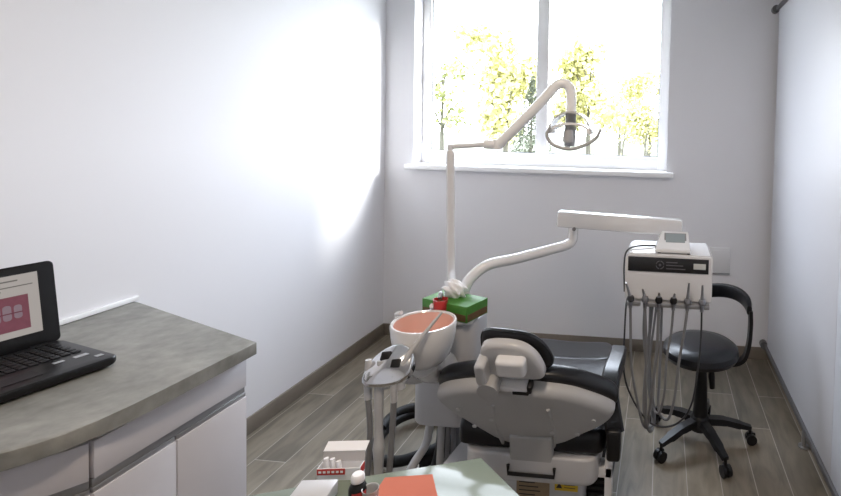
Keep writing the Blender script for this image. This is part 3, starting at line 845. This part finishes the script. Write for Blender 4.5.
# six handpieces
hx = [-.118, -.055, .005, .068, .128, .190]
desc = ['leftmost of the six instruments on the white unit, thick grey hose', 'second instrument from the left on the white unit, doubled grey hose', 'third instrument from the left on the white unit, round dark head',
        'fourth instrument from the left on the white unit, hose slanting left', 'fifth instrument from the left on the white unit, tall steel tip', 'rightmost instrument on the white unit, thin hose crossing the stool seat']
yh = UY0-.045
ends = [-.06, -.035, -.02, .0, .02, .06]
low = [(-.075, .36), (-.045, .30), (-.03, .28), (.0, .42), (-.02, .25), (.02, .30)]
for k, x_ in enumerate(hx):
    t = thing('dental_handpiece', desc[k], 'dental instrument', (x_, yh, .80), 'instruments hanging on the delivery unit')
    b = NB()
    lean = (-.022, -.012, .0, .004, .004, 0)[k]; tall = (.092, .068, .055, .055, .105, .10)[k]
    tube(b, [(x_, yh, .815), (x_, yh, .85), (x_+lean*.5, yh, .85+tall*.45), (x_+lean, yh-.004, .832+tall)], [.008, .0095, .006, .004], n=12)
    obj('handpiece_body', b, 'steel', t)
    b = NB(); lathe(b, [(0, 0), (.010, 0), (.0155, .006), (.0165, .016), (.0125, .026), (0, .028)], (x_, yh, .842), n=20)
    obj('collar', b, ['hosed', 'steel', 'rubber', 'rubber', 'steel', 'steel'][k], t)
    b = NB(); slab(b, (x_, yh+.02, .848), X, Y, Z, .012, .05, .010, .002); obj('clip', b, 'shell', t)
    r_ = (.0060, .0065, .0072, .0055, .0062, .0042)[k]
    lx, lz = low[k]; ex = ends[k]
    if k == 0: P_ = [(x_, yh, .82), (x_+.004, yh, .70), (x_+.012, yh, .55), (x_+.04, yh+.01, .40), (-.045, yh+.04, .27), (-.01, yh+.10, .25), (-.02, yh+.15, .35), (ex, 2.34, .60), (ex, 2.37, .81)]
    elif k == 1: P_ = [(x_, yh, .82), (x_+.010, yh, .66), (x_+.014, yh, .45), (x_+.020, yh+.02, .30), (-.015, yh+.06, .235), (.0, yh+.11, .28), (-.03, yh+.14, .5), (ex, 2.35, .81)]
    elif k == 2: P_ = [(x_, yh, .82), (x_-.002, yh, .66), (x_-.018, yh, .45), (x_-.032, yh+.03, .30), (-.035, yh+.07, .26), (-.05, yh+.11, .32), (-.045, yh+.14, .5), (ex, 2.35, .81)]
    elif k == 3: P_ = [(x_, yh, .82), (x_-.006, yh, .72), (x_-.022, yh, .60), (x_-.028, yh, .45), (x_-.05, yh+.02, .345), (x_-.085, yh+.06, .37), (x_-.10, yh+.10, .50), (ex, 2.35, .81)]
    elif k == 4: P_ = [(x_, yh, .82), (x_-.010, yh, .72), (x_-.030, yh, .58), (x_-.045, yh, .42), (x_-.07, yh+.02, .32), (x_-.11, yh+.06, .34), (x_-.11, yh+.10, .50), (ex, 2.35, .81)]
    else: P_ = [(x_, yh, .82), (x_, yh, .70), (x_-.008, yh-.01, .58), (x_-.03, yh-.01, .42), (x_-.075, yh+.0, .33), (.045, yh+.02, .285), (-.03, yh+.04, .295), (-.105, yh+.07, .38), (-.145, yh+.10, .48), (-.148, 2.27, .66), (-.142, 2.32, .80), (-.10, 2.34, .82)]
    b = NB(); tube(b, P_, r_, n=10, sub=8)
    obj('hose', b, 'hose' if k != 5 else 'hosed', t)

# ------------------------------------------------------------------ stool
SX, SY = .232, 2.54
st = thing('stool', 'black round swivel stool with curved back support on castors under the instrument unit', 'stool', (SX, SY, 0))
bm = NB(); lathe(bm, [(0, .437), (.14, .440), (.182, .452), (.193, .473), (.188, .498), (.168, .514), (.12, .522), (0, .525)], (SX-.008, SY, 0), n=48)
obj('seat', bm, 'leather', st)
bm = NB(); cyl(bm, (SX, SY, .41), (SX, SY, .436), .07); cyl(bm, (SX, SY, .30), (SX, SY, .43), .014)
obj('gas_lift', bm, 'steel', st)
bm = NB(); cyl(bm, (SX, SY, .13), (SX, SY, .385), .040, .027, n=24)
obj('column', bm, 'blackp', st)
bm = NB(); tube(bm, [(SX, SY+.01, .40), (SX+.05, SY+.03, .395), (SX+.055, SY+.03, .33), (SX+.06, SY+.03, .27)], [.008, .009, .018, .014], n=10)
obj('height_lever', bm, 'blackp', st)
bm = NB(); lathe(bm, [(0, .075), (.055, .078), (.058, .10), (.045, .14), (.032, .15), (0, .15)], (SX, SY, 0), n=24)
for k in range(5):
    a = math.radians(5+72*k); d = V((math.cos(a), math.sin(a), 0)); c = V((SX, SY, 0))
    sweep(bm, spline([c+d*.03+Z*.118, c+d*.12+Z*.115, c+d*.20+Z*.098, c+d*.262+Z*.083], 5), [(-.026, -.014), (-.02, .014), (.02, .014), (.026, -.014)], [1.05]*6+[.95]*5+[.8, .75, .7, .7, .65], up=Z)
obj('star_base', bm, 'blackp', st)
for k in range(5):
    a = math.radians(5+72*k); d = V((math.cos(a), math.sin(a), 0)); q = V((SX, SY, 0))+d*.258
    s_ = V((-d.y, d.x, 0)); off = d*.006
    b = NB(); cyl(b, q+Z*.05, q+Z*.085, .008, n=10)
    for sg in (-1, 1):
        c0 = q+off+s_*(sg*.006)+Z*.027; c1 = q+off+s_*(sg*.022)+Z*.027
        cyl(b, c0, c1, .0265, n=20)
    slab(b, q+off+Z*.045, d, s_, Z, .045, .012, .022, .004)
    obj('castor', b, 'blackp', st)
bm = NB()
bx = SX+.175
sweep(bm, spline([(SX+.05, SY-.01, .425), (SX+.15, SY-.01, .425), (SX+.205, SY-.01, .45), (SX+.228, SY-.01, .52), (SX+.235, SY-.01, .62), (SX+.232, SY-.01, .70)], 6), [(-.022, -.009), (.022, -.009), (.022, .009), (-.022, .009)], up=X)
obj('back_bracket', bm, 'blackp', st)
bm = NB(); P_ = []
for k in range(15):
    a = math.radians(-8 + 104*k/14)
    P_.append((SX+.0+.226*math.cos(a), SY+.0+.20*math.sin(a), .705 + .035*math.sin(PI*k/14)))
n_ = len(P_)
sweep(bm, P_, [(-.016, -.020), (-.010, -.033), (.010, -.033), (.016, -.020), (.016, .020), (.010, .033), (-.010, .033), (-.016, .020)], [.75, .92]+[1.05]*(n_-4)+[.9, .7], up=Z)
obj('back_support', bm, 'leather', st)

# ------------------------------------------------------------------ foreground table
tb_ = [(-.437, 1.212), (-.302, 1.096), (-.10, .80), (-.30, .50), (-.95, .52), (-.93, 1.01), (-.772, 1.079), (-.663, 1.120)]
ft = thing('side_table', 'low table with pale green glass top at the bottom edge of the picture', 'table', (-.55, .85, 0))
bm = NB(); prism(bm, tb_, .738, .750, bev=.002); obj('table_top', bm, 'tabletop', ft)
bm = NB(); cyl(bm, (-.55, .82, .03), (-.55, .82, .738), .03); obj('pedestal', bm, 'tableg', ft)
bm = NB(); lathe(bm, [(0, 0), (.22, 0), (.22, .008), (.05, .03), (0, .03)], (-.55, .82, 0), n=40); obj('table_base', bm, 'tableg', ft)
bm = NB(); prism(bm, [(-.636, 1.112), (-.530, 1.137), (-.44, 1.00), (-.50, .92), (-.62, .94)], .7502, .7510)
obj('sheet', bm, 'orange', None, 'bright orange sheet lying on the pale green table', 'paper', base=(-.55, 1.02, .7502))

# ------------------------------------------------------------------ small things on the table
bx_ = thing('supply_box', 'open white carton with red printed edge and raised lid on the table', 'box', (-.70, 1.06, .75))
o = V((-.787, 1.084, .75)); du2 = V((.985, .17, 0)).normalized(); dv2 = V((-.17, .985, 0)).normalized()
bm = NB(); bw, bd, bh = .096, .026, .028; th = .002
slab(bm, o+du2*bw/2+Z*bh/2, du2, Z, dv2, bw, bh, th); slab(bm, o+du2*bw/2+dv2*bd+Z*bh/2, du2, Z, dv2, bw, bh, th)
slab(bm, o+dv2*bd/2+Z*bh/2, dv2, Z, du2, bd, bh, th); slab(bm, o+du2*bw+dv2*bd/2+Z*bh/2, dv2, Z, du2, bd, bh, th)
slab(bm, o+du2*bw/2+dv2*bd/2+Z*.002, du2, dv2, Z, bw, bd, .003)
obj('carton', bm, 'cardw', bx_)
bm = NB(); slab(bm, o+du2*bw*.33-dv2*.0018+Z*.021, du2, Z, dv2, bw*.66, .014, .0012)
slab(bm, o+du2*(bw+.0018)+dv2*bd*.5+Z*.019, dv2, Z, du2, bd*.8, .018, .0012)
obj('red_print', bm, 'redlab', bx_, label='red printed band')
bm = NB()
for k in range(6): slab(bm, o+du2*(.007+.0098*k)-dv2*.0026+Z*.021, du2, Z, dv2, .006, .005, .0006)
obj('printed_marks', bm, 'cardw', bx_, label='small white marks on the red band')
lu = (Z*.93 + dv2*.30).normalized(); hin2 = o+dv2*bd+Z*bh
bm = NB(); slab(bm, hin2+du2*bw/2+lu*.011, du2, lu, du2.cross(lu), bw, .022, .0018)
slab(bm, hin2+du2*bw/2+lu*.020, du2, lu, du2.cross(lu), bw, .006, .003)
obj('lid', bm, 'carcass', bx_, label='grey inner face of the raised lid')
fl_ = (dv2*-.55+Z*.42).normalized()
bm = NB(); slab(bm, hin2+du2*bw/2+lu*.024+(dv2*.8+Z*.3).normalized()*.010, du2, (dv2*.8+Z*.3).normalized(), du2.cross((dv2*.8+Z*.3)).normalized(), bw*1.02, .026, .0018)
obj('lid_flap', bm, 'cardw', bx_)
for k, (a, l_) in enumerate(((.018, .044), (.032, .042), (.046, .036))):
    q0 = o+du2*a+dv2*.012+Z*.006; q1 = o+du2*(a-.005)+dv2*.015+Z*l_
    b = NB(); cyl(b, q0, q1, .0055, n=12)
    obj('cotton_roll', b, 'tissue', None, ['leftmost white cotton roll standing in the open carton', 'middle white cotton roll standing in the open carton', 'rightmost white cotton roll standing in the open carton'][k], 'cotton roll', 'cotton rolls in the carton', base=tuple(q0))
q = V((-.652, 1.030, .75))
bt = thing('bottle', 'small black bottle with white cap in front of the open carton', 'bottle', tuple(q))
bm = NB(); lathe(bm, [(0, 0), (.017, 0), (.019, .003), (.019, .036), (.016, .043), (.011, .047), (.011, .050), (0, .050)], q, n=28); obj('bottle_body', bm, 'blackp', bt)
bm = NB(); lathe(bm, [(0, .0505), (.0135, .0505), (.0145, .053), (.014, .063), (.011, .067), (0, .068)], q, n=28); obj('cap', bm, 'cardw', bt)
bm = NB(); tmp = []
P0 = []
for k in range(7):
    a = math.radians(-95 + 95*k/6); P0.append((math.cos(a), math.sin(a)))
for i in range(6):
    (a, b), (c, d) = P0[i], P0[i+1]
    vs = [bm.verts.new(q+V((r*p_[0], r*p_[1], z_))) for r in (.0192, .0198) for p_, z_ in (((a, b), .006), ((c, d), .006), ((c, d), .034), ((a, b), .034))]
    bm.faces.new(vs[4:8]); bm.faces.new(vs[0:4][::-1])
obj('bottle_label', bm, 'redlab', bt, label='dark red label')
q = V((-.620, 1.026, .75))
bm = NB(); lathe(bm, [(0, 0), (.014, 0), (.015, .003), (.0175, .038), (.018, .040), (.016, .039), (.013, .004), (0, .003)], q, n=28)
obj('beaker', bm, 'lens', None, 'translucent plastic beaker right of the black bottle', 'cup', base=tuple(q))
bm = NB(); slab(bm, (-.748, 1.018, .7665), du2, dv2, Z, .08, .06, .032, .003)
gb = thing('instrument_case', 'small pale grey case left of the black bottle', 'case', (-.748, 1.018, .75))
obj('case_body', bm, 'shell2', gb)
bm = NB(); slab(bm, V((-.725, 1.018, .7665))-dv2*.0305, du2, Z, dv2, .012, .016, .003, .001); obj('latch', bm, 'hosed', gb, label='dark latch')

# ------------------------------------------------------------------ ceiling light (above the frame)
cl = thing('ceiling_light', 'round warm ceiling light above the room, outside the picture', 'lamp', (-.35, .75, H-.05))
bm = NB(); lathe(bm, [(0, H), (.20, H), (.20, H-.04), (.185, H-.04), (.185, H-.01), (0, H-.01)], (-.35, .75, 0), n=40); obj('frame', bm, 'trimw', cl)
bm = NB(); lathe(bm, [(0, H-.034), (.184, H-.034), (.184, H-.030), (0, H-.030)], (-.35, .75, 0), n=40); obj('diffuser', bm, 'lampglow', cl)
la = bpy.data.lights.new('ceiling_lamp', 'AREA'); la.shape = 'DISK'; la.size = .34; la.energy = 16; la.color = (1, .82, .65)
lo = bpy.data.objects.new('ceiling_lamp', la); C.objects.link(lo); lo.location = (-.35, .75, H-.05); lo.parent = None

# ------------------------------------------------------------------ outside
GZ = -1.6
obj('ground', box(NB(), -90, 60, D+TH+.05, 160, GZ-.2, GZ), 'lawn', kind='structure')
obj('road', box(NB(), -90, 60, 34, 40, GZ, GZ+.02), 'road', kind='structure')

def tree(x, y, h, r, label, leafm, n, seed, conifer=False, bare=False, group='trees outside the window'):
    rr = random.Random(seed)
    t = thing('conifer' if conifer else 'tree', label, 'tree', (x, y, GZ), group)
    b = NB(); tube(b, [(x, y, GZ), (x+rr.uniform(-.1, .1), y, GZ+h*.35), (x+rr.uniform(-.3, .3), y, GZ+h*.85)], [.018*h+.03, .012*h+.02, .02], n=8, sub=3)
    if not conifer:
        for k in range(7):
            a = rr.uniform(0, 2*PI); z0 = GZ+h*rr.uniform(.25, .6); l = r*rr.uniform(.5, .95)
            tube(b, [(x, y, z0), (x+l*.5*math.cos(a), y+l*.5*math.sin(a), z0+h*.12), (x+l*math.cos(a), y+l*math.sin(a), z0+h*.28)], [.008*h+.01, .005*h+.006, .008], n=5, sub=2)
    obj('trunk', b, 'bark', t)
    lf = NB()
    blobs = [(V((rr.uniform(-1, 1)*r*.6, rr.uniform(-1, 1)*r*.6, h*rr.uniform(.30, .90))), r*rr.uniform(.30, .55)) for _ in range(12)]
    for k in range(n):
        if conifer:
            u = rr.random()**.7; z0 = GZ + h*(1-u*.95); lay = math.floor(u*9)/9; rad = r*(.06+.94*(.5*u+.5*lay)) * math.sqrt(rr.random())
            a = rr.uniform(0, 2*PI); c = V((x+rad*math.cos(a), y+rad*math.sin(a), z0-.12*rad)); s = h*.016
        else:
            bc_, br_ = rr.choice(blobs); d = V((rr.gauss(0, 1), rr.gauss(0, 1), rr.gauss(0, .8))).normalized()*br_*rr.random()**.4
            c = V((x, y, GZ))+bc_+d; s = h*.019
        e1 = V((rr.gauss(0, 1), rr.gauss(0, 1), rr.gauss(0, 1))).normalized(); e2 = e1.cross(V((rr.gauss(0, 1), rr.gauss(0, 1), rr.gauss(0, 1)))).normalized()
        if conifer: e2 = e2*.35; e1 = e1*1.6
        vs = [lf.verts.new(c+e1*s), lf.verts.new(c+e2*s), lf.verts.new(c-e1*s), lf.verts.new(c-e2*s)]
        lf.faces.new(vs)
    obj('foliage', lf, leafm, t, smooth=False)

# x at 25 m depth: the window spans about x -13 .. 0
tree(-6.4, 24.0, 5.6, 1.6, 'grey-green conifer seen through the window just left of the mullion', 'needle', 2600, 11, conifer=True)
tree(-9.9, 31, 10.0, 2.8, 'broad yellow tree in the left window pane beside the conifer', 'leafy', 3000, 12)
tree(-15.0, 33, 9.0, 2.4, 'pale sparse tree at the far left of the left window pane', 'leafp', 500, 13)
tree(-5.6, 38, 11.0, 3.0, 'tall yellow tree right of the mullion behind the operating light', 'leafy', 3200, 14)
tree(-1.2, 44, 8.5, 3.0, 'yellow tree at the right edge of the right window pane', 'leafy', 3200, 15)
tree(-4.6, 54, 9.0, 3.2, 'low yellow tree in the middle of the right window pane', 'leafy', 2600, 16)
tree(-1.15, 33, 4.0, 1.0, 'thin small tree with a dark trunk near the right pane edge', 'leafy', 60, 17)
tree(-2.6, 33.5, 3.7, .9, 'thin small tree with sparse twigs left of its twin in the right pane', 'leafy', 60, 18)

# ------------------------------------------------------------------ world, daylight, camera
W = bpy.data.worlds.new('sky'); sc.world = W; W.use_nodes = True
nt = W.node_tree; bg = nt.nodes['Background']
tc = nt.nodes.new('ShaderNodeTexCoord'); sp = nt.nodes.new('ShaderNodeSeparateXYZ'); cr = nt.nodes.new('ShaderNodeValToRGB')
nt.links.new(tc.outputs['Generated'], sp.inputs[0]); nt.links.new(sp.outputs['Z'], cr.inputs['Fac'])
cr.color_ramp.elements[0].position = 0; cr.color_ramp.elements[0].color = (.88, .92, 1.0, 1)
cr.color_ramp.elements[1].position = .8; cr.color_ramp.elements[1].color = (.78, .86, 1.0, 1)
nt.links.new(cr.outputs['Color'], bg.inputs['Color']); bg.inputs['Strength'].default_value = 11.5
su = bpy.data.lights.new('sun', 'SUN'); su.energy = 8; su.angle = math.radians(14); su.color = (1, .97, .92)
so = bpy.data.objects.new('sun', su); C.objects.link(so); so.rotation_euler = V((-1, -.34, -.39)).to_track_quat('-Z', 'Y').to_euler()
pl = bpy.data.lights.new('window_portal', 'AREA'); pl.shape = 'RECTANGLE'; pl.size = WX1-WX0; pl.size_y = WZ1-WZ0
pl.cycles.is_portal = True
po = bpy.data.objects.new('window_portal', pl); C.objects.link(po); po.location = ((WX0+WX1)/2, D+TH+.01, (WZ0+WZ1)/2); po.rotation_euler = (-PI/2, 0, 0)

cam = bpy.data.cameras.new('camera'); co = bpy.data.objects.new('camera', cam); C.objects.link(co); sc.camera = co
cam.sensor_fit = 'HORIZONTAL'; cam.sensor_width = 36; cam.lens = 36*500/841
cam.shift_x = (420.5-617.3)/841; cam.shift_y = (144.5-248)/841
cam.clip_end = 500
R_ = Matrix.Rotation(.0897, 4, 'Z') @ Matrix.Rotation(PI/2-.0343, 4, 'X') @ Matrix.Rotation(.0257, 4, 'Z')
co.matrix_world = Matrix.Translation((0, 0, 1.6)) @ R_

sc.view_settings.view_transform = 'Standard'; sc.view_settings.look = 'None'
sc.view_settings.gamma = 1; sc.view_settings.use_curve_mapping = False
sc.view_settings.exposure = 0.45
sc.cycles.use_denoising = True
sc.cycles.max_bounces = 10; sc.cycles.diffuse_bounces = 6; sc.cycles.transparent_max_bounces = 12
sc.cycles.sample_clamp_indirect = 8
